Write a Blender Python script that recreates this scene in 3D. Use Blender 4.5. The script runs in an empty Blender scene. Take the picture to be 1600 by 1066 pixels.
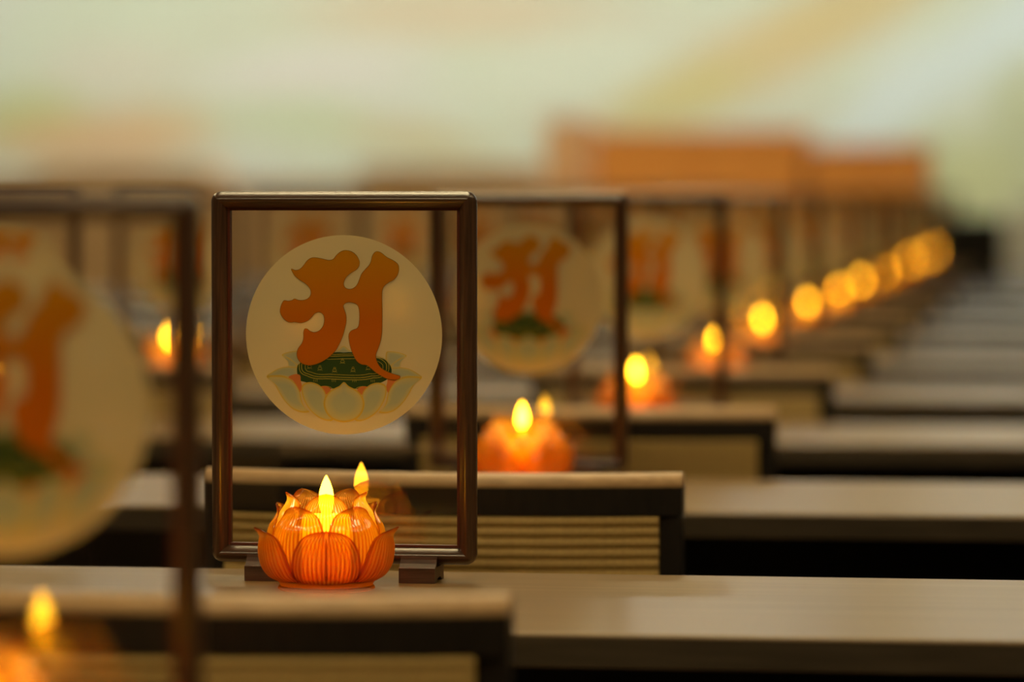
import bpy, bmesh, math, random
from mathutils import Vector, Matrix

random.seed(4)
sc = bpy.context.scene
COL = sc.collection
R = math.radians

# ------------------------------------------------------------------ camera
DESK_Z = 0.75
EYE = DESK_Z + 0.3100
YAW, PITCH = R(8.456), math.atan(233 / 6000)
FPX = 6000.0
cam_d = bpy.data.cameras.new('camera')
cam = bpy.data.objects.new('camera', cam_d)
COL.objects.link(cam)
cam.location = (0, 0, EYE)
cam.rotation_euler = (math.pi / 2 - PITCH, 0, YAW)
cam_d.sensor_width = 36.0
cam_d.lens = 36.0 * FPX / 1600.0
cam_d.clip_start, cam_d.clip_end = 0.05, 100
cam_d.dof.use_dof = True
cam_d.dof.focus_distance = 3.035
cam_d.dof.aperture_fstop = 3.0
cam_d.dof.aperture_ratio = 1.12
sc.camera = cam

# ------------------------------------------------------------------ world and view
w = bpy.data.worlds.new('world')
sc.world = w
w.use_nodes = True
w.node_tree.nodes['Background'].inputs[0].default_value = (0.9, 0.75, 0.55, 1)
w.node_tree.nodes['Background'].inputs[1].default_value = 0.05
vs = sc.view_settings
vs.view_transform = 'Standard'
vs.look = 'None'
vs.gamma = 1.0
vs.use_curve_mapping = False
vs.exposure = 0.0
sc.cycles.use_denoising = True
sc.cycles.max_bounces = 8
sc.cycles.adaptive_threshold = 0.02
sc.cycles.diffuse_bounces = 3
sc.cycles.glossy_bounces = 4
sc.cycles.transmission_bounces = 8
sc.cycles.transparent_max_bounces = 48
sc.cycles.caustics_reflective = False
sc.cycles.caustics_refractive = False
sc.cycles.sample_clamp_indirect = 6.0

LAMP_L = 28.0           # unseen ceiling panels, some added as fill
WASH_L = 34.0          # unseen panels added to brighten the mural wall
LAMP_C = (1.0, 0.80, 0.43)
WASH_C = (0.92, 0.97, 0.88)
FLAME_L = 27.0
WAX_L = 5.0


def ray(px, py):
    """unit-depth viewing direction through a pixel of the 1600 x 1066 frame"""
    x, y = (px - 800) / FPX, (533 - py) / FPX
    f = Vector((-math.sin(YAW) * math.cos(PITCH), math.cos(YAW) * math.cos(PITCH), -math.sin(PITCH)))
    r = Vector((math.cos(YAW), math.sin(YAW), 0))
    u = r.cross(f)
    return f + r * x + u * y


def at(px, py, Y):
    d = ray(px, py)
    return Vector((0, 0, EYE)) + d * (Y / d.y)


# ------------------------------------------------------------------ material helpers
class NT:
    def __init__(s, name):
        s.m = bpy.data.materials.new(name)
        s.m.use_nodes = True
        s.t = s.m.node_tree
        s.t.nodes.clear()
        s.out = s.n('ShaderNodeOutputMaterial')

    def n(s, kind, **kw):
        nd = s.t.nodes.new(kind)
        for k, v in kw.items():
            setattr(nd, k, v)
        return nd

    def l(s, a, b):
        s.t.links.new(a, b)

    def surf(s, sock):
        s.l(sock, s.out.inputs['Surface'])
        return s.m

    def coords(s, scale=(1, 1, 1), kind='Object'):
        tc = s.n('ShaderNodeTexCoord')
        mp = s.n('ShaderNodeMapping')
        mp.inputs['Scale'].default_value = scale
        s.l(tc.outputs[kind], mp.inputs['Vector'])
        return mp.outputs[0]

    def noise(s, vec, scale, detail=4, rough=0.55):
        nz = s.n('ShaderNodeTexNoise')
        nz.inputs['Scale'].default_value = scale
        nz.inputs['Detail'].default_value = detail
        nz.inputs['Roughness'].default_value = rough
        s.l(vec, nz.inputs['Vector'])
        return nz.outputs['Fac']

    def ramp(s, fac, stops):
        rp = s.n('ShaderNodeValToRGB')
        el = rp.color_ramp.elements
        while len(el) < len(stops):
            el.new(0.5)
        for e, (p, c) in zip(el, stops):
            e.position = p
            e.color = (*c, 1)
        s.l(fac, rp.inputs[0])
        return rp.outputs[0]

    def bump(s, h, strength, dist=0.001):
        b = s.n('ShaderNodeBump')
        b.inputs['Strength'].default_value = strength
        b.inputs['Distance'].default_value = dist
        s.l(h, b.inputs['Height'])
        return b.outputs[0]

    def prin(s, col, rough=0.5, spec=0.5, coat=0.0, normal=None, coat_rough=0.26):
        p = s.n('ShaderNodeBsdfPrincipled')
        if isinstance(col, tuple):
            p.inputs['Base Color'].default_value = (*col, 1)
        else:
            s.l(col, p.inputs['Base Color'])
        p.inputs['Roughness'].default_value = rough
        p.inputs['Specular IOR Level'].default_value = spec
        p.inputs['Coat Weight'].default_value = coat
        p.inputs['Coat Roughness'].default_value = coat_rough
        if normal is not None:
            s.l(normal, p.inputs['Normal'])
        return p.outputs[0]

    def mix(s, fac, a, b):
        m = s.n('ShaderNodeMixShader')
        if isinstance(fac, float):
            m.inputs[0].default_value = fac
        else:
            s.l(fac, m.inputs[0])
        s.l(a, m.inputs[1])
        s.l(b, m.inputs[2])
        return m.outputs[0]

    def bsdf(s, kind, col, rough=None):
        b = s.n(kind)
        if isinstance(col, tuple):
            b.inputs['Color'].default_value = (*col, 1)
        else:
            s.l(col, b.inputs['Color'])
        if rough is not None:
            b.inputs['Roughness'].default_value = rough
        return b.outputs[0]


def wood(name, dark, light, grain=(2, 30, 30), rough=0.35, coat=0.0, spec=0.5, scale=6.0, bump=0.1):
    t = NT(name)
    v = t.coords(grain)
    f = t.noise(v, scale, 6, 0.62)
    c = t.ramp(f, [(0.3, dark), (0.7, light)])
    nm = t.bump(f, bump, 0.0005)
    return t.surf(t.prin(c, rough, spec, coat, nm))


def plain(name, col, rough=0.6, spec=0.5, noise=0.12, scale=20):
    t = NT(name)
    f = t.noise(t.coords(), scale, 4)
    a = tuple(x * (1 - noise) for x in col)
    b = tuple(min(1, x * (1 + noise)) for x in col)
    return t.surf(t.prin(t.ramp(f, [(0.3, a), (0.7, b)]), rough, spec))


M = {}
M['walnut_h'] = wood('walnut_along_x', (0.030, 0.013, 0.006), (0.105, 0.045, 0.021), (3, 60, 60), 0.33, 0.5)
M['walnut_v'] = wood('walnut_along_z', (0.030, 0.013, 0.006), (0.105, 0.045, 0.021), (60, 60, 3), 0.33, 0.5)
M['bead'] = plain('red_brown_bead', (0.10, 0.022, 0.012), 0.4)
M['foot_wood'] = wood('foot_walnut', (0.05, 0.026, 0.017), (0.13, 0.068, 0.046), (4, 50, 50), 0.4)


def desk_mat():
    t = NT('desk_oak_laminate')
    v = t.coords((0.9, 14, 14))
    f = t.noise(v, 3.0, 4, 0.5)
    v2 = t.coords((0.55, 9, 9))
    knots = t.noise(v2, 2.3, 3, 0.5)
    c1 = t.ramp(f, [(0.25, (0.215, 0.122, 0.040)), (0.75, (0.275, 0.165, 0.060))])
    k = t.ramp(knots, [(0.66, (1, 1, 1)), (0.74, (0.62, 0.55, 0.48))])
    mx = t.n('ShaderNodeMixRGB', blend_type='MULTIPLY')
    mx.inputs[0].default_value = 0.8
    t.l(c1, mx.inputs[1])
    t.l(k, mx.inputs[2])
    return t.surf(t.prin(mx.outputs[0], 0.40, 0.20, 0.28, None, 0.20))


M['desk'] = desk_mat()
M['desk_edge_shade'] = wood('desk_edge_shade_wood', (0.05, 0.036, 0.022), (0.085, 0.062, 0.040), (2, 30, 30), 0.45)  # desk wood darkened to paint in the shade on its front edge
M['desk_dark'] = plain('desk_black_panel', (0.016, 0.015, 0.014), 0.55)
M['chair_dark'] = wood('chair_black_brown', (0.008, 0.006, 0.005), (0.020, 0.014, 0.010), (30, 30, 4), 0.42)
M['chair_cap'] = wood('chair_cap_oak', (0.46, 0.28, 0.13), (0.66, 0.42, 0.21), (4, 40, 40), 0.38)
M['cord'] = wood('paper_cord', (0.42, 0.27, 0.08), (0.68, 0.45, 0.14), (120, 40, 40), 0.6)
M['seat'] = plain('seat_pad', (0.05, 0.04, 0.03), 0.8)


def glass_mat():
    t = NT('clear_pane_glass')
    a = t.bsdf('ShaderNodeBsdfTransparent', (0.965, 0.955, 0.93))
    b = t.bsdf('ShaderNodeBsdfGlossy', (1, 1, 1), 0.0)
    return t.surf(t.mix(0.05, a, b))


M['pane'] = glass_mat()


def film(name, col, clear=0.15, trans=0.5, colsock=None):
    t = NT(name)
    c = col if colsock is None else colsock(t)
    d = t.bsdf('ShaderNodeBsdfDiffuse', c)
    tr = t.bsdf('ShaderNodeBsdfTranslucent', c)
    s = t.mix(trans, d, tr)
    cl = t.bsdf('ShaderNodeBsdfTransparent', (1, 0.97, 0.9))
    return t.surf(t.mix(clear, s, cl))


def vcol(t):
    a = t.n('ShaderNodeVertexColor')
    a.layer_name = 'print'
    return a.outputs['Color']


def glyph_col(t):
    v = t.coords((1, 1, 1), 'Generated')
    sp = t.n('ShaderNodeSeparateXYZ')
    t.l(v, sp.inputs[0])
    return t.ramp(sp.outputs['Z'], [(0.45, (0.72, 0.21, 0.009)), (0.95, (0.74, 0.35, 0.012))])


M['disc'] = film('frosted_disc_film', (0.80, 0.68, 0.42), 0.18, 0.55)
M['glyph'] = film('orange_print', None, 0.02, 0.45, glyph_col)
M['petal_print'] = film('petal_print', None, 0.06, 0.5, vcol)
M['pod_print'] = film('green_print', (0.050, 0.095, 0.032), 0.02, 0.35)
M['line_print'] = film('gold_line_print', (0.62, 0.52, 0.08), 0.02, 0.4)
M['outline_print'] = film('olive_outline_print', (0.30, 0.17, 0.02), 0.05, 0.4)
M['salmon_print'] = film('salmon_print', (0.75, 0.30, 0.10), 0.05, 0.5)


def amber_mat():
    """cast amber glass: 'thick' (0 thin, 1 thick) comes from the mesh, thick glass is redder"""
    t = NT('amber_lotus_glass')
    a = t.n('ShaderNodeVertexColor')
    a.layer_name = 'thick'
    col = t.ramp(a.outputs['Color'], [(0.0, (0.94, 0.88, 0.26)), (0.42, (0.82, 0.52, 0.065)), (1.0, (0.50, 0.09, 0.006))])
    dk = t.n('ShaderNodeMixRGB', blend_type='MULTIPLY')
    dk.inputs[0].default_value = 1.0
    dk.inputs[2].default_value = (0.82, 0.82, 0.82, 1)
    t.l(col, dk.inputs[1])
    tr = t.bsdf('ShaderNodeBsdfTranslucent', dk.outputs[0])
    cl = t.bsdf('ShaderNodeBsdfTransparent', col)
    body = t.mix(0.54, tr, cl)
    gl = t.bsdf('ShaderNodeBsdfGlossy', (1, 0.95, 0.9), 0.015)
    return t.surf(t.mix(0.07, body, gl))


def amber_inner_mat():
    t = NT('amber_lotus_glass_inner_face')
    cl = t.bsdf('ShaderNodeBsdfTransparent', (1.0, 0.94, 0.78))
    gl = t.bsdf('ShaderNodeBsdfGlossy', (1, 0.8, 0.5), 0.12)
    df = t.bsdf('ShaderNodeBsdfDiffuse', (0.7, 0.26, 0.03))
    return t.surf(t.mix(0.08, t.mix(0.04, cl, gl), df))


M['amber_in'] = amber_inner_mat()
M['amber'] = amber_mat()


def wax_mat():
    t = NT('cream_candle_wax')
    d = t.bsdf('ShaderNodeBsdfDiffuse', (0.85, 0.62, 0.30))
    tr = t.bsdf('ShaderNodeBsdfTranslucent', (0.9, 0.55, 0.2))
    e = t.n('ShaderNodeEmission')          # the lamp's diode shines through the wax
    e.inputs['Color'].default_value = (1.0, 0.60, 0.10, 1)
    e.inputs['Strength'].default_value = WAX_L
    ad = t.n('ShaderNodeAddShader')
    t.l(t.mix(0.4, d, tr), ad.inputs[0])
    t.l(e.outputs[0], ad.inputs[1])
    return t.surf(ad.outputs[0])


M['wax'] = wax_mat()


def flame_mat():
    t = NT('lit_candle_flame')
    e = t.n('ShaderNodeEmission')
    e.inputs['Color'].default_value = (1.0, 0.46, 0.018, 1)
    e.inputs['Strength'].default_value = FLAME_L
    return t.surf(e.outputs[0])


M['flame'] = flame_mat()


def emit(name, col, strength):
    t = NT(name)
    e = t.n('ShaderNodeEmission')
    e.inputs['Color'].default_value = (*col, 1)
    e.inputs['Strength'].default_value = strength
    return t.surf(e.outputs[0])


M['lamp'] = emit('ceiling_lamp_diffuser', LAMP_C, LAMP_L)
M['wash'] = emit('added_washer_diffuser', WASH_C, WASH_L)
M['housing'] = plain('lamp_housing', (0.7, 0.68, 0.62), 0.4)
M['ceiling'] = plain('ceiling_paint', (0.50, 0.46, 0.38), 0.9)
M['side_wall'] = plain('brown_wall', (0.20, 0.13, 0.08), 0.8, scale=3)
M['floor'] = plain('dark_carpet', (0.035, 0.026, 0.020), 0.95, scale=80)
M['cabinet'] = wood('orange_brown_wood', (0.80, 0.31, 0.060), (0.90, 0.39, 0.090), (20, 20, 2), 0.5)
M['cabinet_low'] = wood('muted_brown_wood', (0.70, 0.46, 0.24), (0.80, 0.54, 0.30), (20, 20, 2), 0.5)
M['cabinet_pale'] = wood('peach_wood', (0.85, 0.55, 0.32), (0.92, 0.62, 0.38), (20, 20, 2), 0.5)
M['knob'] = plain('brass_knob', (0.5, 0.32, 0.1), 0.3)
M['black'] = plain('black_plastic', (0.012, 0.012, 0.011), 0.5)
M['grille'] = plain('speaker_grille', (0.02, 0.02, 0.018), 0.7, scale=300)
M['board'] = plain('pale_blue_board', (0.82, 0.92, 0.95), 0.6, noise=0.03)

BACK_Y = 21.0


def mural_mat():
    t = NT('painted_landscape_mural')
    tc = t.n('ShaderNodeTexCoord')
    base = t.ramp(t.noise(t.coords((0.5, 1, 0.8)), 1.4, 3),
                  [(0.30, (0.66, 0.64, 0.50)), (0.50, (0.66, 0.69, 0.53)), (0.70, (0.70, 0.70, 0.60))])
    cur = base
    #  x, y in the photograph, half axes in metres, tilt, colour, weight
    blobs = [(1180, 90, 1.15, 0.26, 24, (0.68, 0.53, 0.29), 0.9),
             (1330, 10, 0.8, 0.24, 24, (0.67, 0.53, 0.27), 0.85),
             (1060, 150, 0.6, 0.22, 20, (0.62, 0.55, 0.25), 0.7),
             (1420, 140, 0.75, 0.22, 36, (0.70, 0.76, 0.72), 1.0),
             (1590, 40, 0.65, 0.24, 40, (0.70, 0.76, 0.72), 1.0),
             (1600, 230, 0.30, 0.60, 0, (0.52, 0.53, 0.30), 0.8),
             (1500, 290, 0.45, 0.40, 0, (0.58, 0.58, 0.30), 0.9),
             (700, 20, 1.2, 0.22, 0, (0.70, 0.56, 0.38), 0.8),
             (480, 110, 0.9, 0.20, 5, (0.74, 0.70, 0.62), 0.9),
             (180, 110, 0.6, 0.25, 0, (0.72, 0.64, 0.52), 0.6),
             (50, 190, 0.5, 0.25, 0, (0.56, 0.55, 0.22), 0.8),
             (250, 190, 0.5, 0.16, 0, (0.68, 0.49, 0.24), 0.6),
             (150, 222, 0.85, 0.20, 0, (0.72, 0.47, 0.26), 0.9),
             (640, 215, 0.6, 0.14, -8, (0.62, 0.52, 0.28), 0.7),
             (450, 190, 0.6, 0.20, 0, (0.58, 0.64, 0.38), 0.6),
             (880, 110, 0.8, 0.25, 10, (0.70, 0.72, 0.58), 0.8)]
    for (px, py, a, b, ang, col, wgt) in blobs:
        p = at(px, py, BACK_Y)
        mp = t.n('ShaderNodeMapping', vector_type='TEXTURE')
        mp.inputs['Location'].default_value = (p.x, BACK_Y, p.z)
        mp.inputs['Rotation'].default_value = (0, -R(ang), 0)
        mp.inputs['Scale'].default_value = (a, 1, b)
        t.l(tc.outputs['Object'], mp.inputs['Vector'])
        g = t.n('ShaderNodeTexGradient', gradient_type='SPHERICAL')
        t.l(mp.outputs[0], g.inputs[0])
        f = t.ramp(g.outputs['Fac'], [(0.0, (0, 0, 0)), (0.6, (wgt, wgt, wgt))])
        mx = t.n('ShaderNodeMixRGB')
        t.l(f, mx.inputs[0])
        t.l(cur, mx.inputs[1])
        mx.inputs[2].default_value = (*col, 1)
        cur = mx.outputs[0]
    return t.surf(t.prin(cur, 0.8, 0.2))


M['mural'] = mural_mat()


# ------------------------------------------------------------------ mesh helpers
class MB:
    def __init__(s):
        s.v, s.f = [], []

    def add(s, verts, faces):
        o = len(s.v)
        s.v += [tuple(p) for p in verts]
        s.f += [tuple(o + i for i in f) for f in faces]

    def box(s, x0, x1, y0, y1, z0, z1):
        s.add([(x0, y0, z0), (x1, y0, z0), (x1, y1, z0), (x0, y1, z0),
               (x0, y0, z1), (x1, y0, z1), (x1, y1, z1), (x0, y1, z1)],
              [(0, 3, 2, 1), (4, 5, 6, 7), (0, 1, 5, 4), (1, 2, 6, 5), (2, 3, 7, 6), (3, 0, 4, 7)])
        return s

    def lathe(s, prof, n=32, closed=False):
        """prof: (r, z) list, ends on the axis get a pole"""
        rings, verts, faces = [], [], []
        for r, z in prof:
            if r < 1e-6:
                rings.append([len(verts)])
                verts.append((0, 0, z))
            else:
                rings.append(list(range(len(verts), len(verts) + n)))
                verts += [(r * math.cos(2 * math.pi * i / n), r * math.sin(2 * math.pi * i / n), z) for i in range(n)]
        pairs = list(zip(rings, rings[1:])) + ([(rings[-1], rings[0])] if closed else [])
        for a, b in pairs:
            for i in range(n):
                j = (i + 1) % n
                if len(a) == 1 and len(b) == 1:
                    continue
                if len(a) == 1:
                    faces.append((a[0], b[j], b[i]))
                elif len(b) == 1:
                    faces.append((a[i], a[j], b[0]))
                else:
                    faces.append((a[i], a[j], b[j], b[i]))
        s.add(verts, faces)
        return s

    def sweep(s, path, prof):
        """prof: list of (a, b) offsets; path: list of (origin, A, B); closed profile, capped"""
        n = len(prof)
        verts, faces = [], []
        for (o, A, B) in path:
            verts += [tuple(o + A * a + B * b) for a, b in prof]
        for k in range(len(path) - 1):
            for i in range(n):
                j = (i + 1) % n
                faces.append((k * n + i, k * n + j, (k + 1) * n + j, (k + 1) * n + i))
        faces.append(tuple(range(n - 1, -1, -1)))
        faces.append(tuple((len(path) - 1) * n + i for i in range(n)))
        s.add(verts, faces)
        return s

    def mesh(s, name, mat, smooth=False, bevel=0.0, seg=2, angle=40):
        me = bpy.data.meshes.new(name)
        me.from_pydata(s.v, [], s.f)
        bm = bmesh.new()
        bm.from_mesh(me)
        bmesh.ops.recalc_face_normals(bm, faces=bm.faces)
        if bevel:
            bmesh.ops.bevel(bm, geom=list(bm.edges), offset=bevel, segments=seg, affect='EDGES', profile=0.5)
        if smooth:
            for f in bm.faces:
                f.smooth = True
            for e in bm.edges:
                if len(e.link_faces) == 2 and e.calc_face_angle(0) > R(angle):
                    e.smooth = False
        bm.to_mesh(me)
        bm.free()
        me.materials.append(M[mat])
        return me


def put(name, me, parent=None, loc=(0, 0, 0), rotz=0.0):
    o = bpy.data.objects.new(name, me)
    COL.objects.link(o)
    o.location = loc
    o.rotation_euler = (0, 0, rotz)
    o.parent = parent
    return o


def tag(o, label, cat, group=None, kind=None):
    o['label'] = label
    o['category'] = cat
    if group:
        o['group'] = group
    if kind:
        o['kind'] = kind
    return o


def thing(name, label, cat, loc, rotz=0.0, group=None):
    o = put(name, None, None, loc, rotz)
    o.empty_display_size = 0.05
    return tag(o, label, cat, group)


def struct(name, mb, mat, label, cat, **kw):
    o = put(name, mb.mesh(name, mat, **kw))
    return tag(o, label, cat, kind='structure')


def copy_tree(o, parent=None):
    c = o.copy()
    COL.objects.link(c)
    c.parent = parent
    for ch in [x for x in KIDS.get(o.name, [])]:
        copy_tree(ch, c)
    return c


KIDS = {}


def index_children(root):
    KIDS[root.name] = list(root.children)
    for ch in root.children:
        index_children(ch)


# ------------------------------------------------------------------ the room
X0, X1, Y0, YB, ZC = -8.0, 4.0, -3.0, BACK_Y, 3.2
struct('floor', MB().box(X0, X1, Y0, YB, -0.1, 0), 'floor', 'dark carpet floor under the rows of desks', 'floor')
struct('ceiling', MB().box(X0, X1, Y0, YB, ZC, ZC + 0.1), 'ceiling', 'plain pale ceiling over the hall', 'ceiling')
struct('wall_back', MB().box(X0, X1, YB, YB + 0.15, -0.1, ZC + 0.1), 'mural',
       'far wall with a soft pale green and tan painted mural', 'wall')
struct('wall_left', MB().box(X0 - 0.15, X0, Y0, YB, -0.1, ZC + 0.1), 'side_wall', 'brown side wall left of the desks', 'wall')
struct('wall_right', MB().box(X1, X1 + 0.15, Y0, YB, -0.1, ZC + 0.1), 'side_wall', 'brown side wall right of the desks', 'wall')
struct('wall_front', MB().box(X0, X1, Y0 - 0.15, Y0, -0.1, ZC + 0.1), 'side_wall', 'brown wall behind the viewer', 'wall')

# unseen ceiling lamps; nearest and farthest rows added to brighten frames, chairs and cabinets
lamp_house = MB().box(-0.62, 0.62, -0.17, 0.17, -0.05, 0).mesh('lamp_housing', 'housing', bevel=0.006)
lamp_diff = MB().box(-0.58, 0.58, -0.13, 0.13, -0.056, -0.049).mesh('lamp_diffuser', 'lamp')
wash_diff = MB().box(-0.58, 0.58, -0.13, 0.13, -0.056, -0.049).mesh('wash_diffuser', 'wash')
LAMP_WHERE = {1.1: 'added unseen ceiling lamp panel above the nearest desk', 4.2: 'ceiling lamp panel above the desk behind the sharp frame',
              6.8: 'ceiling lamp panel above the middle desks', 15.2: 'added unseen ceiling lamp panel in front of the far cabinets'}
for Y, XS in ((1.1, (-3.4, -0.7, 2.0)), (4.2, (-3.4, -0.7, 2.0)), (6.8, (-3.4, -1.0)),
              (15.2, (-6.0, -4.6, -3.2, -1.8, -0.3))):
    for X in XS:
        o = thing('unseen_ceiling_lamp', LAMP_WHERE[Y] + ', %s of its row' % ['leftmost', 'second from left', 'third from left', 'fourth from left', 'fifth from left'][XS.index(X)], 'lamp', (X, Y, ZC), 0, 'ceiling lamps over the desks')
        put('housing', lamp_house, o)
        put('diffuser', lamp_diff, o)
WX = (-6.6, -5.0, -3.4, -1.8, -0.2, 1.4)  # unseen washers, added only to make the mural wall bright
for X in WX:
    o = thing('added_wall_washer', 'added unseen ceiling lamp close to the far mural wall, %s from the left' % ['first', 'second', 'third', 'fourth', 'fifth', 'sixth'][WX.index(X)], 'lamp', (X, YB - 1.5, ZC), 0, 'added lamps along the mural wall')
    put('housing', lamp_house, o)
    put('diffuser', wash_diff, o)

# ------------------------------------------------------------------ rows and columns
ROW = 1.032
COLW = 0.87
FX, FY = -0.583, 3.0095          # the sharp frame
LY = FY - 0.0735                 # its lotus lamp
CX, CY = -0.562, 2.330          # its chair
DF, DB = 2.663, 3.086           # desk front and back edge
ROWS = range(-1, 13)
ORD = ['', 'first', 'second', 'third', 'fourth', 'fifth', 'sixth', 'seventh', 'eighth', 'ninth', 'tenth', 'eleventh', 'twelfth']


def row_phrase(n):
    if n == -1:
        return 'on the nearest desk, left foreground'
    if n == 0:
        return 'on the sharply focused desk'
    return 'on the %s desk behind the focused one' % ORD[n]


COLN = {0: 'right-hand column', 1: 'left-hand column'}


def cells():
    out = []
    for n in ROWS:
        for k in range(2):
            if k == 1 and n < 2:
                continue
            out.append((n, k))
    return out


# ------------------------------------------------------------------ desks
DX0, DX1 = -2.95, 0.95


def desk_meshes():
    d = DB - DF
    top = MB().box(DX0, DX1, 0.0, d, -0.025, 0).mesh('desk_top', 'desk', bevel=0.0025)
    edge_shade = MB().box(DX0 + 0.002, DX1 - 0.002, -0.0015, 0.004, -0.0235, -0.0022).mesh('edge_shade_strip', 'desk_edge_shade')  # dark strip stands in for shade on the unlit front edge
    panel = MB().box(DX0 + 0.06, DX1 - 0.06, d - 0.09, d - 0.072, -0.50, -0.025).mesh('modesty_panel', 'desk_dark')
    shelf = MB().box(DX0 + 0.06, DX1 - 0.06, 0.10, d - 0.09, -0.17, -0.155).mesh('under_shelf', 'desk_dark')
    legs = []
    for x in (DX0 + 0.03, (DX0 + DX1) / 2 - 0.015, DX1 - 0.06):
        legs.append(MB().box(x, x + 0.03, 0.05, d - 0.04, -DESK_Z, -0.025).mesh('desk_leg', 'desk_dark', bevel=0.002))
    return top, panel, shelf, legs, edge_shade


dm = desk_meshes()
for n in ROWS:
    if n == -1:
        lb = 'long wooden desk nearest the camera, holding the blurred left foreground frame'
    elif n == 0:
        lb = 'long light wooden desk carrying the sharply focused frame and lotus lamp'
    else:
        lb = 'long light wooden desk, %s behind the sharply focused one' % ORD[n]
    o = thing('long_desk', lb, 'desk', (0, DF + n * ROW, DESK_Z), 0, 'rows of long desks')
    put('desk_top', dm[0], o)
    put('edge_shade_strip', dm[4], o)
    put('modesty_panel', dm[1], o)
    put('under_shelf', dm[2], o)
    for lm in dm[3]:
        put('leg', lm, o)


# ------------------------------------------------------------------ picture frame
FW, FH, FS, FT, FZ = 0.2145, 0.2970, 0.0135, 0.0115, 0.0135
CR = 0.0085


def frame_piece(length):
    """rail along +X centred on 0, inner edge at z=0, outer edge at z=FS, mitred, outer corners rounded"""
    w = FS
    half = length / 2 - w
    s_end = w - CR + CR * math.sqrt(0.5)
    st = [s_end * i / 10 for i in range(11)]
    stations = [-(half + s) for s in reversed(st)] + [half * i / 6 for i in range(-5, 6)] + [half + s for s in st]
    N = 12

    def thick(e):
        q = abs(2 * e / w - 1)
        return FT * (0.30 + 0.70 * (1 - q ** 1.7))
    rows = []
    for x in stations:
        s = max(0.0, abs(x) - half)
        um = w if s <= w - CR else w - CR + math.sqrt(max(0, CR * CR - (s - (w - CR)) ** 2))
        us = [s + (um - s) * i / N for i in range(N + 1)]
        prof = [(u, -thick(u * w / um)) for u in us] + [(u, thick(u * w / um)) for u in reversed(us)]
        rows.append([(x, v, u) for u, v in prof])
    m = MB()
    n = len(rows[0])
    verts = [p for r in rows for p in r]
    faces = []
    for k in range(len(rows) - 1):
        for i in range(n):
            j = (i + 1) % n
            faces.append((k * n + i, k * n + j, (k + 1) * n + j, (k + 1) * n + i))
    m.add(verts, faces)
    return m


def orient(mb, fn):
    mb.v = [fn(p) for p in mb.v]
    return mb


ix, iz0, iz1 = FW / 2 - FS, FZ + FS, FZ + FH - FS
# pieces: top rail, bottom rail, left and right stile (x right, y depth, z up)
top_me = orient(frame_piece(FW), lambda p: (p[0], p[1], iz1 + p[2])).mesh('top_rail', 'walnut_h', smooth=True)
bot_me = orient(frame_piece(FW), lambda p: (p[0], p[1], iz0 - p[2])).mesh('bottom_rail', 'walnut_h', smooth=True)
zc = FZ + FH / 2
lef_me = orient(frame_piece(FH), lambda p: (-ix - p[2], p[1], zc + p[0])).mesh('left_stile', 'walnut_v', smooth=True)
rig_me = orient(frame_piece(FH), lambda p: (ix + p[2], p[1], zc + p[0])).mesh('right_stile', 'walnut_v', smooth=True)
b = 0.0018
bead_mb = MB()
for (xa, xb, za, zb) in ((-ix, ix, iz1 - b, iz1 + 0.001), (-ix, ix, iz0 - 0.001, iz0 + b),
                         (-ix - 0.001, -ix + b, iz0 + b, iz1 - b), (ix - b, ix + 0.001, iz0 + b, iz1 - b)):
    bead_mb.box(xa, xb, -0.0035, 0.0035, za, zb)
bead_me = bead_mb.mesh('glazing_bead', 'bead')
pane_me = MB().box(-ix + 0.0004, ix - 0.0004, -0.0012, 0.0012, iz0 + 0.0004, iz1 - 0.0004).mesh('glass_pane', 'pane')


def foot_mesh():
    # side profile in (y, z), extruded along x; a slot takes the frame
    prof = [(-0.0215, 0.0), (-0.0215, 0.0118), (-0.0185, 0.0124), (-0.0150, 0.0150), (-0.0125, 0.0180),
            (-0.0120, 0.0205), (-0.0112, 0.0205), (-0.0112, 0.0120), (0.0112, 0.0120), (0.0112, 0.0205),
            (0.0120, 0.0205), (0.0125, 0.0180), (0.0150, 0.0150), (0.0185, 0.0124), (0.0215, 0.0118),
            (0.0215, 0.0), (0.012, 0.0), (0.009, 0.0026), (0.0, 0.0036), (-0.009, 0.0026), (-0.012, 0.0)]
    path = [(Vector((x, 0, 0)), Vector((0, 1, 0)), Vector((0, 0, 1))) for x in (-0.0145, 0.0145)]
    m = MB().sweep(path, prof)
    return m.mesh('stand_foot', 'foot_wood')


foot_me = foot_mesh()

# printed film: coordinates traced on the disc, unit = disc radius, origin = disc centre
DISC_R = 0.0796
DISC_Z = DESK_Z * 0 + 0.1960


def dz(p):
    return ((p[0] - 413) / 468.0, (550 - p[1]) / 474.0)


def mir(pts):
    return [(830 - x, y) for x, y in pts]


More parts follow.
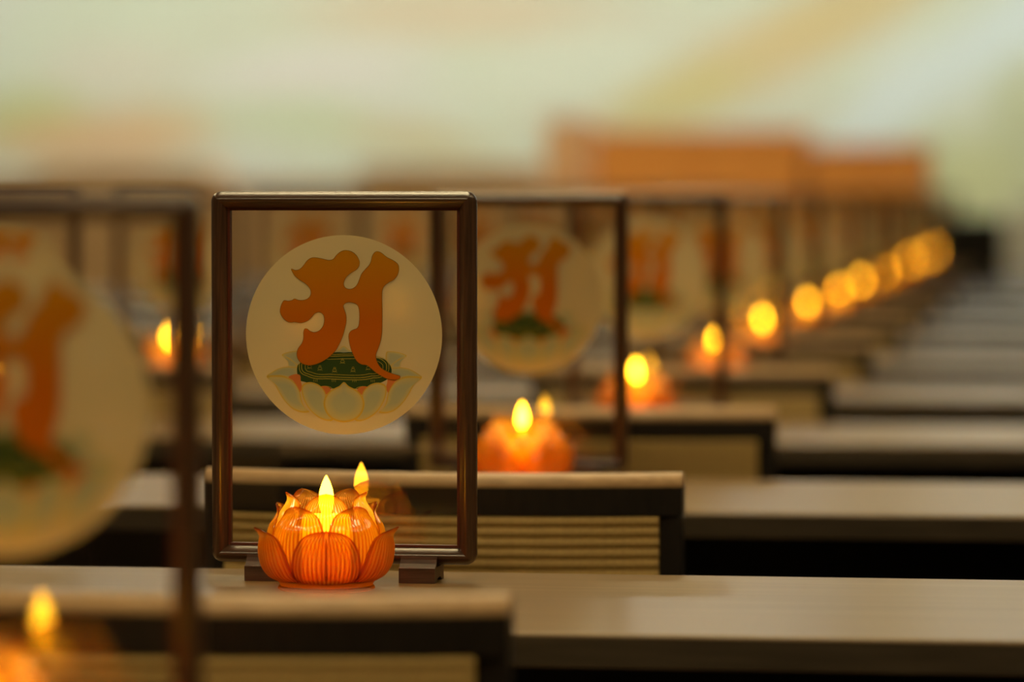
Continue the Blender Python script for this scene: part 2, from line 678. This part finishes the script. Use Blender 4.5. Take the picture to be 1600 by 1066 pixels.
GLYPH = [(165, 237), (185, 243), (205, 238), (222, 222), (240, 198), (262, 184), (290, 184), (320, 190), (345, 195), (365, 190),
         (380, 172), (400, 155), (425, 148), (455, 155), (478, 175), (490, 200), (488, 222), (475, 240), (450, 255), (430, 272),
         (418, 292), (415, 310), (422, 325), (440, 332), (460, 328), (478, 312), (490, 285), (500, 260), (518, 238), (535, 220),
         (545, 200), (550, 178), (560, 160), (575, 153), (595, 160), (620, 180), (650, 195), (672, 212), (678, 235), (672, 262),
         (655, 285), (630, 300), (610, 315), (599, 335), (597, 370), (598, 420), (598, 480), (597, 530), (592, 570), (582, 605),
         (570, 635), (568, 655), (575, 680), (592, 705), (620, 722), (655, 735), (680, 742), (683, 750), (675, 758), (650, 762),
         (620, 757), (590, 742), (560, 722), (535, 700), (520, 692), (500, 690), (480, 678), (465, 655), (452, 625), (442, 590),
         (438, 555), (445, 535), (460, 525), (478, 518), (487, 500), (490, 465), (488, 430), (480, 408), (462, 398), (440, 395),
         (422, 400), (413, 412), (418, 430), (426, 455), (427, 485), (420, 520), (410, 555), (395, 590), (375, 625), (345, 655),
         (310, 678), (275, 692), (240, 695), (212, 685), (195, 665), (190, 640), (197, 615), (215, 590), (222, 565), (222, 540),
         (228, 522), (240, 522), (255, 533), (275, 538), (298, 530), (315, 510), (322, 485), (320, 460), (308, 446), (292, 443),
         (275, 450), (260, 468), (240, 485), (210, 494), (180, 490), (160, 492), (140, 485), (120, 465), (110, 440), (115, 412),
         (125, 392), (133, 387), (150, 390), (168, 386), (180, 379), (195, 384), (215, 386), (240, 380), (255, 365), (258, 345),
         (250, 325), (230, 305), (205, 290), (183, 272), (170, 252)]


def smooth_closed(pts, sub=3):
    out = []
    n = len(pts)
    for i in range(n):
        p0, p1, p2, p3 = (Vector((*pts[(i + k) % n], 0)) for k in (-1, 0, 1, 2))
        for q in range(sub):
            t = q / sub
            v = 0.5 * ((2 * p1) + (p2 - p0) * t + (2 * p0 - 5 * p1 + 4 * p2 - p3) * t * t + (3 * p1 - p0 - 3 * p2 + p3) * t ** 3)
            out.append((v.x, v.y))
    return out


def film_mesh(name, pts, layer, mat, thick=0.00012, sub=3):
    """flat film with real thickness on the front face of the pane (front = -y)"""
    pts = smooth_closed(pts, sub) if sub else pts
    y1 = -0.0012 - layer * 0.00012
    y0 = y1 - thick
    bm = bmesh.new()
    vs_ = []
    for p in pts:
        x, z = dz(p)
        vs_.append(bm.verts.new((x * DISC_R, y0, z * DISC_R)))
    f = bm.faces.new(vs_)
    ex = bmesh.ops.extrude_face_region(bm, geom=[f])
    for v in [g for g in ex['geom'] if isinstance(g, bmesh.types.BMVert)]:
        v.co.y = y1
    bmesh.ops.triangulate(bm, faces=[q for q in bm.faces if len(q.verts) > 4])
    bmesh.ops.recalc_face_normals(bm, faces=bm.faces)
    me = bpy.data.meshes.new(name)
    bm.to_mesh(me)
    bm.free()
    me.materials.append(M[mat])
    return me


def petal_print_mesh(name, pts, layer, edge=(0.72, 0.54, 0.10), mid=(0.66, 0.62, 0.32), core=(0.50, 0.56, 0.43)):
    pts = smooth_closed(pts, 4)
    cx = sum(p[0] for p in pts) / len(pts)
    cy = sum(p[1] for p in pts) / len(pts)
    y0 = -0.0012 - layer * 0.00012 - 0.00012
    m = MB()
    cols = []
    n = len(pts)
    rings = [(1.0, edge), (0.95, edge), (0.88, mid), (0.5, core)]
    for k, c in rings:
        for p in pts:
            x, z = dz((cx + (p[0] - cx) * k, cy + (p[1] - cy) * k))
            m.v.append((x * DISC_R, y0, z * DISC_R))
            cols.append(c)
    x, z = dz((cx, cy))
    m.v.append((x * DISC_R, y0, z * DISC_R))
    cols.append(core)
    for r in range(len(rings) - 1):
        for i in range(n):
            j = (i + 1) % n
            m.f.append((r * n + i, r * n + j, (r + 1) * n + j, (r + 1) * n + i))
    last = (len(rings) - 1) * n
    for i in range(n):
        m.f.append((last + i, last + (i + 1) % n, len(m.v) - 1))
    # back rim gives the film its thickness
    o = len(m.v)
    for i in range(n):
        px_, py_, pz_ = m.v[i]
        m.v.append((px_, y0 + 0.0001, pz_))
        cols.append(edge)
    for i in range(n):
        j = (i + 1) % n
        m.f.append((i, o + i, o + j, j))
    me = m.mesh(name, 'petal_print')
    ca = me.color_attributes.new('print', 'FLOAT_COLOR', 'POINT')
    for i, c in enumerate(cols):
        ca.data[i].color = (*c, 1)
    return me


disc_pts = [(413 + 468 * math.cos(2 * math.pi * i / 96), 550 + 474 * math.sin(2 * math.pi * i / 96)) for i in range(96)]
disc_me = film_mesh('printed_disc', disc_pts, 0, 'disc', sub=0)
glyph_me = film_mesh('seed_syllable', GLYPH, 8, 'glyph')


def scallop(sx, top, bot, cx=415, n=60, amp=5, lobes=9):
    cy, ry = (top + bot) / 2, (bot - top) / 2
    out = []
    for i in range(n):
        a = 2 * math.pi * i / n
        x = math.copysign(abs(math.cos(a)) ** 0.62, math.cos(a)) * (sx)
        y = math.copysign(abs(math.sin(a)) ** 0.72, math.sin(a)) * (ry - amp + amp * abs(math.cos(lobes * a / 2)))
        out.append((cx + x, cy + y))
    return out


pod_pts = [(190, 712), (198, 690), (222, 678), (270, 662), (320, 650), (352, 638), (385, 632), (415, 634), (445, 632), (478, 638),
           (510, 650), (560, 655), (600, 662), (625, 680), (640, 705), (640, 730), (628, 752), (600, 772), (540, 792), (480, 806),
           (415, 800), (350, 806), (290, 794), (230, 776), (196, 766), (192, 740)]
pod_me = film_mesh('seed_pod', pod_pts, 3, 'pod_print')


def ribbon(m, pts, wd, closed=True, layer=4):
    y0 = -0.0012 - layer * 0.00012 - 0.0001
    n = len(pts)
    q = [Vector((dz(p)[0] * DISC_R, dz(p)[1] * DISC_R)) for p in pts]
    vs_ = []
    for i in range(n):
        a = q[(i - 1) % n] if (closed or i > 0) else q[i]
        c = q[(i + 1) % n] if (closed or i < n - 1) else q[i]
        t = (c - a)
        t = t.normalized() if t.length > 1e-9 else Vector((1, 0))
        nn = Vector((-t.y, t.x)) * wd
        for sgn, yy in ((1, y0), (-1, y0), (-1, y0 + 0.0001), (1, y0 + 0.0001)):
            p = q[i] + nn * sgn
            vs_.append((p.x, yy, p.y))
    fs = []
    for i in range(n if closed else n - 1):
        j = (i + 1) % n
        for e in range(4):
            g = (e + 1) % 4
            fs.append((i * 4 + e, i * 4 + g, j * 4 + g, j * 4 + e))
    m.add(vs_, fs)


lines = MB()
ribbon(lines, scallop(214, 640, 764), 0.00022)
ribbon(lines, scallop(203, 648, 754), 0.00022)
ribbon(lines, scallop(186, 662, 742), 0.00018)
for (bx, by) in ((300, 708), (370, 716), (408, 674), (458, 714), (530, 704), (250, 700)):
    for (oy, rr) in ((-8, 5), (3, 9)):
        ribbon(lines, [(bx + rr * math.cos(2 * math.pi * i / 12), by + oy + rr * 0.8 * math.sin(2 * math.pi * i / 12)) for i in range(12)], 0.00011)
    ribbon(lines, [(bx - 12, by + 12), (bx, by + 5), (bx + 12, by + 12)], 0.00011, False)
for bx in (278, 366, 464, 552):
    for ox in (-8, 0, 8):
        ribbon(lines, [(bx + ox, 762), (bx + ox, 774)], 0.00011, False)
for s in (1, -1):
    ribbon(lines, [(415 + s * (92 + 38 * math.cos(math.pi * i / 10)), 812 - 18 * math.sin(math.pi * i / 10)) for i in range(11)], 0.0002, False)
lines_me = lines.mesh('pod_lines', 'line_print')

gl_out = MB()
ribbon(gl_out, smooth_closed(GLYPH, 3), 0.00019, True, 9)
glyph_line_me = gl_out.mesh('syllable_outline', 'outline_print')

P_front = [(415, 774), (438, 793), (475, 812), (503, 842), (513, 880), (500, 922), (468, 953), (415, 966), (362, 953), (330, 922),
           (317, 880), (327, 842), (355, 812), (392, 793)]
P_inner = [(213, 795), (232, 779), (262, 776), (298, 790), (325, 822), (332, 870), (345, 920), (362, 955), (335, 960), (295, 945),
           (255, 912), (228, 870), (214, 830)]
P_outer = [(44, 750), (92, 744), (140, 752), (178, 778), (204, 822), (214, 868), (232, 905), (250, 918), (215, 921), (172, 906),
           (132, 868), (104, 826), (80, 784)]
P_back = [(44, 750), (70, 728), (110, 708), (160, 702), (200, 706), (205, 756), (150, 752), (100, 744)]
P_high = [(117, 648), (145, 634), (190, 627), (215, 635), (212, 700), (182, 690), (150, 664)]
P_low = [(117, 648), (150, 664), (186, 690), (190, 706), (150, 704), (144, 678)]
P_tip = [(413, 602), (440, 622), (480, 634), (460, 645), (413, 640), (366, 645), (346, 634), (386, 622)]
salmon = [[(148, 752), (182, 738), (205, 744), (208, 770), (214, 800), (204, 824), (190, 795), (170, 768)],
          [(290, 802), (312, 794), (340, 798), (352, 812), (332, 834), (318, 820)]]
prints = [('printed_petal', petal_print_mesh('printed_petal_tip', P_tip, 1))]
for k, (pp, ly) in enumerate(((P_back, 1), (P_high, 1), (P_low, 2), (P_outer, 5), (P_inner, 6))):
    for side in (0, 1):
        prints.append(('printed_petal', petal_print_mesh('printed_petal', mir(pp) if side else pp, ly)))
prints.append(('printed_petal', petal_print_mesh('printed_petal_front', P_front, 7)))
for k, pp in enumerate(salmon):
    for side in (0, 1):
        prints.append(('printed_petal_lining', film_mesh('salmon_lining', mir(pp) if side else pp, 4.5, 'salmon_print')))


def joined(meshes, name):
    """several print meshes with one material joined, for the far frames"""
    bm = bmesh.new()
    for me in meshes:
        bm.from_mesh(me)
    out = bpy.data.meshes.new(name)
    bm.to_mesh(out)
    bm.free()
    out.materials.append(meshes[0].materials[0])
    return out


petals_joined = joined([m_ for n_, m_ in prints if n_ == 'printed_petal'], 'printed_lotus')
salmon_joined = joined([m_ for n_, m_ in prints if n_ != 'printed_petal'], 'printed_lotus_lining')


def make_frame(full):
    o = put('glass_picture_frame', None)
    put('top_rail', top_me, o)
    put('bottom_rail', bot_me, o)
    put('stile', lef_me, o)
    put('stile', rig_me, o)
    put('glazing_bead', bead_me, o)
    p = put('glass_pane', pane_me, o)
    d = put('printed_disc', disc_me, o, (0, 0, DISC_Z))
    d['label'] = 'frosted round film with an orange seed syllable over a lotus'
    g = put('seed_syllable', glyph_me, d)
    g['label'] = 'orange curved seed syllable'
    put('syllable_outline', glyph_line_me, d)
    put('seed_pod', pod_me, d)['label'] = 'dark green scalloped seed pod'
    put('pod_line_drawing', lines_me, d)
    if full:
        for nm, me in prints:
            put(nm, me, d)
    else:
        put('printed_lotus', petals_joined, d)['kind'] = 'stuff'
        put('printed_lotus_lining', salmon_joined, d)['kind'] = 'stuff'
    for s in (-1, 1):
        put('stand_foot', foot_me, o, (s * 0.0625, 0, 0))
    return o


# ------------------------------------------------------------------ lotus lamp
def catmull(pts, t):
    n = len(pts) - 1
    x = min(max(t, 0), 0.99999) * n
    i = int(x)
    u = x - i
    p = [pts[max(0, min(n, i + k))] for k in (-1, 0, 1, 2)]
    return tuple(0.5 * (2 * p[1][c] + (p[2][c] - p[0][c]) * u + (2 * p[0][c] - 5 * p[1][c] + 4 * p[2][c] - p[3][c]) * u * u +
                        (3 * p[1][c] - p[0][c] - 3 * p[2][c] + p[3][c]) * u ** 3) for c in (0, 1))


def petal_mesh(name, line, wmax, cup, ribs=17, amp=0.0009, thick=0.0024, ns=30, per=4, s0=0.38, tipp=1.65, tipe=0.80):
    """line: (r, z) down the middle; wmax: half width; cup: extra inward curl at the edges"""
    nt = ribs * per

    def point(s, t, inner):
        r, z = catmull(line, s)
        r2, z2 = catmull(line, min(1, s + 0.02))
        r1, z1 = catmull(line, max(0, s - 0.02))
        d = Vector((r2 - r1, z2 - z1)).normalized()
        nrm = Vector((d.y, -d.x))       # outward in the (r, z) plane
        if s < s0:
            wd = 0.80 + 0.20 * math.sin(math.pi / 2 * s / s0)
        else:
            q = (s - s0) / (1 - s0)
            wd = max(0.0, 1 - q ** tipp) ** tipe
        wd = max(wd, 0.012)
        half = wmax * wd
        ang = t * half / max(r, 0.02)
        e = abs(t)
        off = -cup * (wd * e) ** 2.2
        if inner:
            off -= thick * (0.35 + 0.65 * (1 - e ** 4)) * (0.45 + 0.55 * min(1, (1 - s) * 5))
        else:
            fade = min(1, wd * 2.5) * min(1, (1 - s) * 7) * min(1, s * 12 + 0.15)
            off += amp * fade * (abs(math.cos(math.pi * ribs * (t + 1) / 2)) - 0.4)
        rr, zz = r + nrm.x * off, z + nrm.y * off * 0.6
        # scallop the rim: edges of the petal sit lower than its middle line
        return (rr * math.sin(ang), -rr * math.cos(ang), zz)
    m = MB()
    W = nt + 1
    outer = [point(i / ns, -1 + 2 * j / nt, False) for i in range(ns + 1) for j in range(W)]
    inner = [point(i / ns, -1 + 2 * j / nt, True) for i in range(ns + 1) for j in range(W)]
    m.v = outer + inner
    o = len(outer)
    for i in range(ns):
        for j in range(nt):
            a, b_, c, d = i * W + j, i * W + j + 1, (i + 1) * W + j + 1, (i + 1) * W + j
            m.f.append((a, b_, c, d))
            m.f.append((o + a, o + d, o + c, o + b_))
    for i in range(ns):
        a, d = i * W, (i + 1) * W
        m.f.append((a, d, o + d, o + a))
        a, d = i * W + nt, (i + 1) * W + nt
        m.f.append((a, o + a, o + d, d))
    for j in range(nt):
        m.f.append((j, o + j, o + j + 1, j + 1))
        k = ns * W + j
        m.f.append((k, k + 1, o + k + 1, o + k))
    me = m.mesh(name, 'amber', smooth=True, angle=75)
    me.materials.append(M['amber_in'])
    ca = me.color_attributes.new('thick', 'FLOAT_COLOR', 'POINT')
    for i in range(len(me.vertices)):
        k = i % o
        s_, t_ = (k // W) / ns, -1 + 2 * (k % W) / nt
        rib = 1 - abs(math.cos(math.pi * ribs * (t_ + 1) / 2))
        edge = max(0.0, abs(t_) - 0.80) / 0.20
        tip = max(0.0, s_ - 0.84) / 0.16
        low = max(0.0, 0.55 - s_) / 0.55
        val = min(1.0, 0.80 * rib * min(1, (1 - s_) * 8) + 0.65 * edge ** 1.5 + 1.1 * tip + 0.34 * low)
        ca.data[i].color = (val, val, val, 1)
    nf = len(me.polygons)
    for p in me.polygons:
        if all(v >= o for v in p.vertices):
            p.material_index = 1
    return me


tier_line = [
    [(0.0375, 0.0068), (0.0465, 0.0120), (0.0520, 0.0210), (0.0538, 0.0325), (0.0530, 0.0425), (0.0585, 0.0500)],
    [(0.0370, 0.0080), (0.0455, 0.0190), (0.0480, 0.0340), (0.0450, 0.0490), (0.0385, 0.0600), (0.0410, 0.0672)],
    [(0.0340, 0.0090), (0.0400, 0.0250), (0.0410, 0.0430), (0.0375, 0.0580), (0.0305, 0.0700), (0.0330, 0.0768)]]
tier_me = [petal_mesh('outer_petal', tier_line[0], 0.0315, 0.0055, tipp=2.0, tipe=0.68),
           petal_mesh('middle_petal', tier_line[1], 0.0310, 0.0050),
           petal_mesh('inner_petal', tier_line[2], 0.0265, 0.0045)]
foot_ring_me = MB().lathe([(0.0, 0.0), (0.0365, 0.0), (0.0380, 0.0010), (0.0375, 0.0028), (0.0362, 0.0036), (0.0370, 0.0055), (0.0385, 0.0075),
                           (0.0345, 0.0085), (0.0, 0.0062)], 48).mesh('foot_ring', 'amber', smooth=True)
fa = foot_ring_me.color_attributes.new('thick', 'FLOAT_COLOR', 'POINT')
for q in fa.data:
    q.color = (0.6, 0.6, 0.6, 1)
bowl_me = MB().lathe([(0.0335, 0.0075), (0.0365, 0.0120), (0.0375, 0.0160), (0.0355, 0.0160), (0.0345, 0.0120), (0.0310, 0.0095)], 48, True).mesh('bowl', 'amber_in', smooth=True)
wax_me = MB().lathe([(0.0, 0.0075), (0.0185, 0.0075), (0.0190, 0.0090), (0.0190, 0.0560), (0.0178, 0.0580), (0.0100, 0.0562), (0.0, 0.0556)], 32).mesh('candle', 'wax', smooth=True)
fl = [(0.0012, 0.0570), (0.0040, 0.0605), (0.0055, 0.0660), (0.0058, 0.0715), (0.0050, 0.0775), (0.0033, 0.0830), (0.0012, 0.0876)]
flame_me = MB().lathe([(0.0, 0.0565)] + [catmull(fl, i / 16) for i in range(17)] + [(0.0, 0.0893)], 20).mesh('flame', 'flame', smooth=True)


def make_lotus():
    o = put('lotus_candle_lamp', None)
    put('foot_ring', foot_ring_me, o)
    put('bowl', bowl_me, o)
    for tier, offs in ((0, 0), (1, 36), (2, 0)):
        for k in range(5):
            put('petal', tier_me[tier], o, (0, 0, 0), R(offs + 72 * k))
    c = put('candle', wax_me, o)
    c['label'] = 'cream candle body inside the lotus'
    f = put('flame', flame_me, c)
    f['label'] = 'glowing yellow teardrop flame'
    return o


# ------------------------------------------------------------------ chair
CW = 0.215


def bow(x):
    return -0.032 * (1 - (x / CW) ** 2)


def bent(prof, x0, x1, z, n=16, lean=0.0):
    path = []
    for i in range(n + 1):
        x = x0 + (x1 - x0) * i / n
        path.append((Vector((x, bow(x), z)), Vector((0, 1, 0)), Vector((0, 0, 1))))
    return MB().sweep(path, prof)


def circ(r, n=8, ry=None):
    return [(r * math.cos(2 * math.pi * i / n), (ry or r) * math.sin(2 * math.pi * i / n)) for i in range(n)]


CH = 0.813
cap_prof = [(-0.0130, -0.0120), (-0.0134, -0.0095), (-0.0120, -0.0060), (-0.0080, -0.0015), (0.0, 0.0), (0.0080, -0.0015), (0.0120, -0.0060), (0.0134, -0.0095), (0.0130, -0.0120)]
rail_prof = [(-0.0128, -0.0372), (-0.0128, -0.0120), (0.0128, -0.0120), (0.0128, -0.0372)]
cap_me = bent(cap_prof, -CW, CW, CH, 20).mesh('rail_cap', 'chair_cap', smooth=True)
rail_me = bent(rail_prof, -CW, CW, CH, 20).mesh('top_rail', 'chair_dark')
low_prof = [(-0.011, -0.015), (-0.011, 0.015), (0.011, 0.015), (0.011, -0.015)]
low_me = bent(low_prof, -CW + 0.014, CW - 0.014, 0.515, 20).mesh('lower_rail', 'chair_dark')
post_me = MB().box(-0.0135, 0.0135, -0.0125, 0.0125, 0.0, CH - 0.0372).mesh('back_post', 'chair_dark', bevel=0.002)
fleg_me = MB().box(-0.015, 0.015, -0.015, 0.015, 0.0, 0.425).mesh('front_leg', 'chair_dark', bevel=0.002)
seat_me = MB().box(-CW + 0.012, CW - 0.012, 0.02, 0.43, 0.435, 0.475).mesh('seat', 'seat', bevel=0.012, seg=3)
apron_me = MB().box(-CW + 0.03, CW - 0.03, -0.009, 0.009, 0.385, 0.435).mesh('seat_rail', 'chair_dark')
side_me = MB().box(-0.009, 0.009, 0.01, 0.385, 0.385, 0.435).mesh('side_rail', 'chair_dark')
stretch_me = MB().box(-0.008, 0.008, 0.01, 0.385, 0.15, 0.175).mesh('stretcher', 'chair_dark')
cord_me = bent(circ(0.0042, 8, 0.0046), -CW + 0.020, CW - 0.020, 0, 16).mesh('back_cord', 'cord', smooth=True)
cord_z = [CH - 0.0420 - 0.0094 * i for i in range(26)]
cords_mb = MB()
for z in cord_z:
    t_ = bent(circ(0.0042, 6, 0.0046), -CW + 0.020, CW - 0.020, z, 8)
    cords_mb.add(t_.v, t_.f)
cords_me = cords_mb.mesh('woven_back', 'cord', smooth=True)


def make_chair(full):
    o = put('dining_chair', None)
    r = put('top_rail', rail_me, o)
    c = put('rail_cap', cap_me, r)
    c['label'] = 'tan wooden cap along the top rail'
    put('lower_rail', low_me, o)
    for s in (-1, 1):
        put('back_post', post_me, o, (s * (CW - 0.0135), 0, 0))
        put('front_leg', fleg_me, o, (s * (CW - 0.030), 0.395, 0))
        put('side_rail', side_me, o, (s * (CW - 0.024), 0, 0))
        put('stretcher', stretch_me, o, (s * (CW - 0.024), 0, 0))
    put('seat_rail', apron_me, o, (0, 0.395, 0))
    put('seat', seat_me, o)
    if full:
        for z in cord_z:
            put('back_cord', cord_me, o, (0, -0.010, z))
    else:
        put('woven_back', cords_me, o, (0, -0.010, 0))
    return o


# ------------------------------------------------------------------ set them out
protos = {('f', True): make_frame(True), ('f', False): make_frame(False), ('l', True): make_lotus(),
          ('c', True): make_chair(True), ('c', False): make_chair(False)}
for p in protos.values():
    index_children(p)
fresh = dict(protos)


def take(kind, full):
    key = (kind, full)
    if key in fresh:
        return fresh.pop(key)
    return copy_tree(protos[key])


def lab(kind, n, k):
    where = row_phrase(n)
    if kind == 'frame':
        if (n, k) == (0, 0):
            return 'sharply focused walnut frame with glass and round orange syllable print'
        if n == -1:
            return 'large blurred wooden glass frame cut off by the left edge, nearest the camera'
        return 'blurred wooden glass frame %s, %s' % (where, COLN[k])
    if kind == 'lotus':
        if (n, k) == (0, 0):
            return 'sharply focused amber glass lotus lamp with a lit yellow flame'
        if n == -1:
            return 'blurred amber lotus lamp in the bottom left corner of the picture'
        return 'blurred glowing amber lotus lamp %s, %s' % (where, COLN[k])
    if (n, k) == (0, 0):
        return 'dark chair with tan top edge in the foreground, below the sharp lotus lamp'
    return 'dark chair with tan top edge at the %s desk behind the focused one, %s' % (ORD[n], COLN[k])


for (n, k) in cells():
    near = k == 0 and n <= 2
    o = take('f', near)
    o.location = (FX - COLW * k + (0.016 if n < 0 else random.uniform(-0.008, 0.008) if n > 2 else 0), FY + n * ROW, DESK_Z)
    o.rotation_euler = (0, 0, R(random.uniform(-2.5, 2.5)) if n > 0 else 0)
    ox = o.location.x
    if (n, k) == (2, 0):
        o.location.x += 0.010
    tag(o, lab('frame', n, k), 'picture frame', 'glass frames on the desks')
    o = take('l', True)
    o.location = (ox + (0.004 if n > 0 else 0.0), LY + n * ROW, DESK_Z)
    o.rotation_euler = (0, 0, R(11) if n <= 0 else R(random.uniform(-36, 36)))
    tag(o, lab('lotus', n, k), 'candle lamp', 'lotus lamps on the desks')
    if n >= 0:
        o = take('c', near)
        o.location = (CX - COLW * k, CY + n * ROW, 0)
        tag(o, lab('chair', n, k), 'chair', 'chairs at the desks')
for key, o in list(fresh.items()):
    raise RuntimeError('unused prototype %s' % (key,))


# ------------------------------------------------------------------ far end of the hall
def cabinet(px0, px1, ytop, Y, depth, mat, label, doors=2, z0=0.0):
    a, b_ = at(px0, ytop, Y), at(px1, ytop, Y)
    wdt, h = b_.x - a.x, a.z
    o = thing('wooden_cabinet', label, 'cabinet', ((a.x + b_.x) / 2, Y, z0))
    put('body', MB().box(-wdt / 2, wdt / 2, 0.02, depth, 0.06, h - 0.03).mesh('cabinet_body', mat, bevel=0.004), o)
    put('plinth', MB().box(-wdt / 2 + 0.03, wdt / 2 - 0.03, 0.05, depth - 0.02, 0, 0.06).mesh('cabinet_plinth', 'chair_dark'), o)
    put('top', MB().box(-wdt / 2 - 0.012, wdt / 2 + 0.012, -0.015, depth + 0.005, h - 0.03, h).mesh('cabinet_top', mat, bevel=0.004), o)
    dw = wdt / doors
    dme = MB().box(-dw / 2 + 0.004, dw / 2 - 0.004, 0.0, 0.02, 0.075, h - 0.04).mesh('cabinet_door', mat, bevel=0.004)
    kme = MB().lathe([(0, 0), (0.008, 0), (0.007, 0.012), (0.013, 0.02), (0.010, 0.028), (0, 0.03)], 12)
    kme.v = [(x, -z, y) for x, y, z in kme.v]
    kme = kme.mesh('cabinet_knob', 'knob', smooth=True)
    for i in range(doors):
        d = put('door', dme, o, (-wdt / 2 + dw * (i + 0.5), 0, 0))
        put('knob', kme, d, ((dw / 2 - 0.05) * (1 if i % 2 == 0 else -1), 0, h * 0.6))
    return o


cabinet(925, 1255, 203, 17.2, 0.5, 'cabinet', 'tall blurred orange-brown cabinet at the far end, left of the lower one', 2)
cabinet(1264, 1452, 226, 17.2, 0.5, 'cabinet', 'slightly lower blurred orange-brown cabinet above the far candle lights', 2)
cabinet(850, 918, 185, 17.6, 0.4, 'cabinet_pale', 'narrow pale peach cabinet left of the orange-brown ones', 1)
cabinet(560, 840, 258, 18.5, 0.45, 'cabinet_low', 'low muted brown cabinet behind the second frame', 3)
cabinet(330, 556, 283, 18.5, 0.45, 'cabinet_low', 'low brown cabinet behind the sharp frame', 2)
cabinet(60, 326, 262, 18.5, 0.45, 'cabinet_low', 'low brown cabinet at the far left, above the blurred frames', 3)
cabinet(-220, 56, 275, 18.5, 0.45, 'cabinet_low', 'low brown cabinet cut by the left edge of the picture', 3)

pa = at(1470, 352, BACK_Y)
struct('added_panel_1', MB().box(pa.x, X1, YB - 0.03, YB, 0, pa.z), 'black', 'added dark panel along the right part of the far wall', 'added panel', bevel=0.004)  # dark panel added to darken the reflections in the far desks

# black loudspeaker standing on a far desk
SY = DF + 10 * ROW + 0.06
a, b_ = at(1472, 338, SY), at(1566, 338, SY)
wdt, top = b_.x - a.x, a.z - DESK_Z
o = thing('loudspeaker', 'small black box loudspeaker on a far desk at the right', 'loudspeaker', ((a.x + b_.x) / 2, SY, DESK_Z))
put('enclosure', MB().box(-wdt / 2, wdt / 2, 0, 0.16, 0.006, top).mesh('enclosure', 'black', bevel=0.006), o)
put('grille', MB().box(-wdt / 2 + 0.008, wdt / 2 - 0.008, -0.006, 0.002, 0.015, top - 0.010).mesh('grille', 'grille', bevel=0.002), o)
ft = MB().box(-0.012, 0.012, -0.012, 0.012, 0, 0.006).mesh('rubber_foot', 'black')
for sx in (-1, 1):
    for yy in (0.02, 0.14):
        put('rubber_foot', ft, o, (sx * (wdt / 2 - 0.02), yy, 0))

# pale board standing on the floor beyond the last desk
SY = 17.9
a, b_ = at(1572, 325, SY), at(1770, 325, SY)
wdt, top = b_.x - a.x, a.z
o = thing('display_board', 'pale blue standing board at the right edge, beside the loudspeaker', 'board', ((a.x + b_.x) / 2, SY, 0))
put('panel', MB().box(-wdt / 2, wdt / 2, 0, 0.02, 0.10, top).mesh('board_panel', 'board', bevel=0.003), o)
for sx in (-1, 1):
    put('foot', MB().box(-0.02, 0.02, -0.15, 0.17, 0, 0.10).mesh('board_foot', 'black', bevel=0.004), o, (sx * wdt * 0.4, 0, 0))
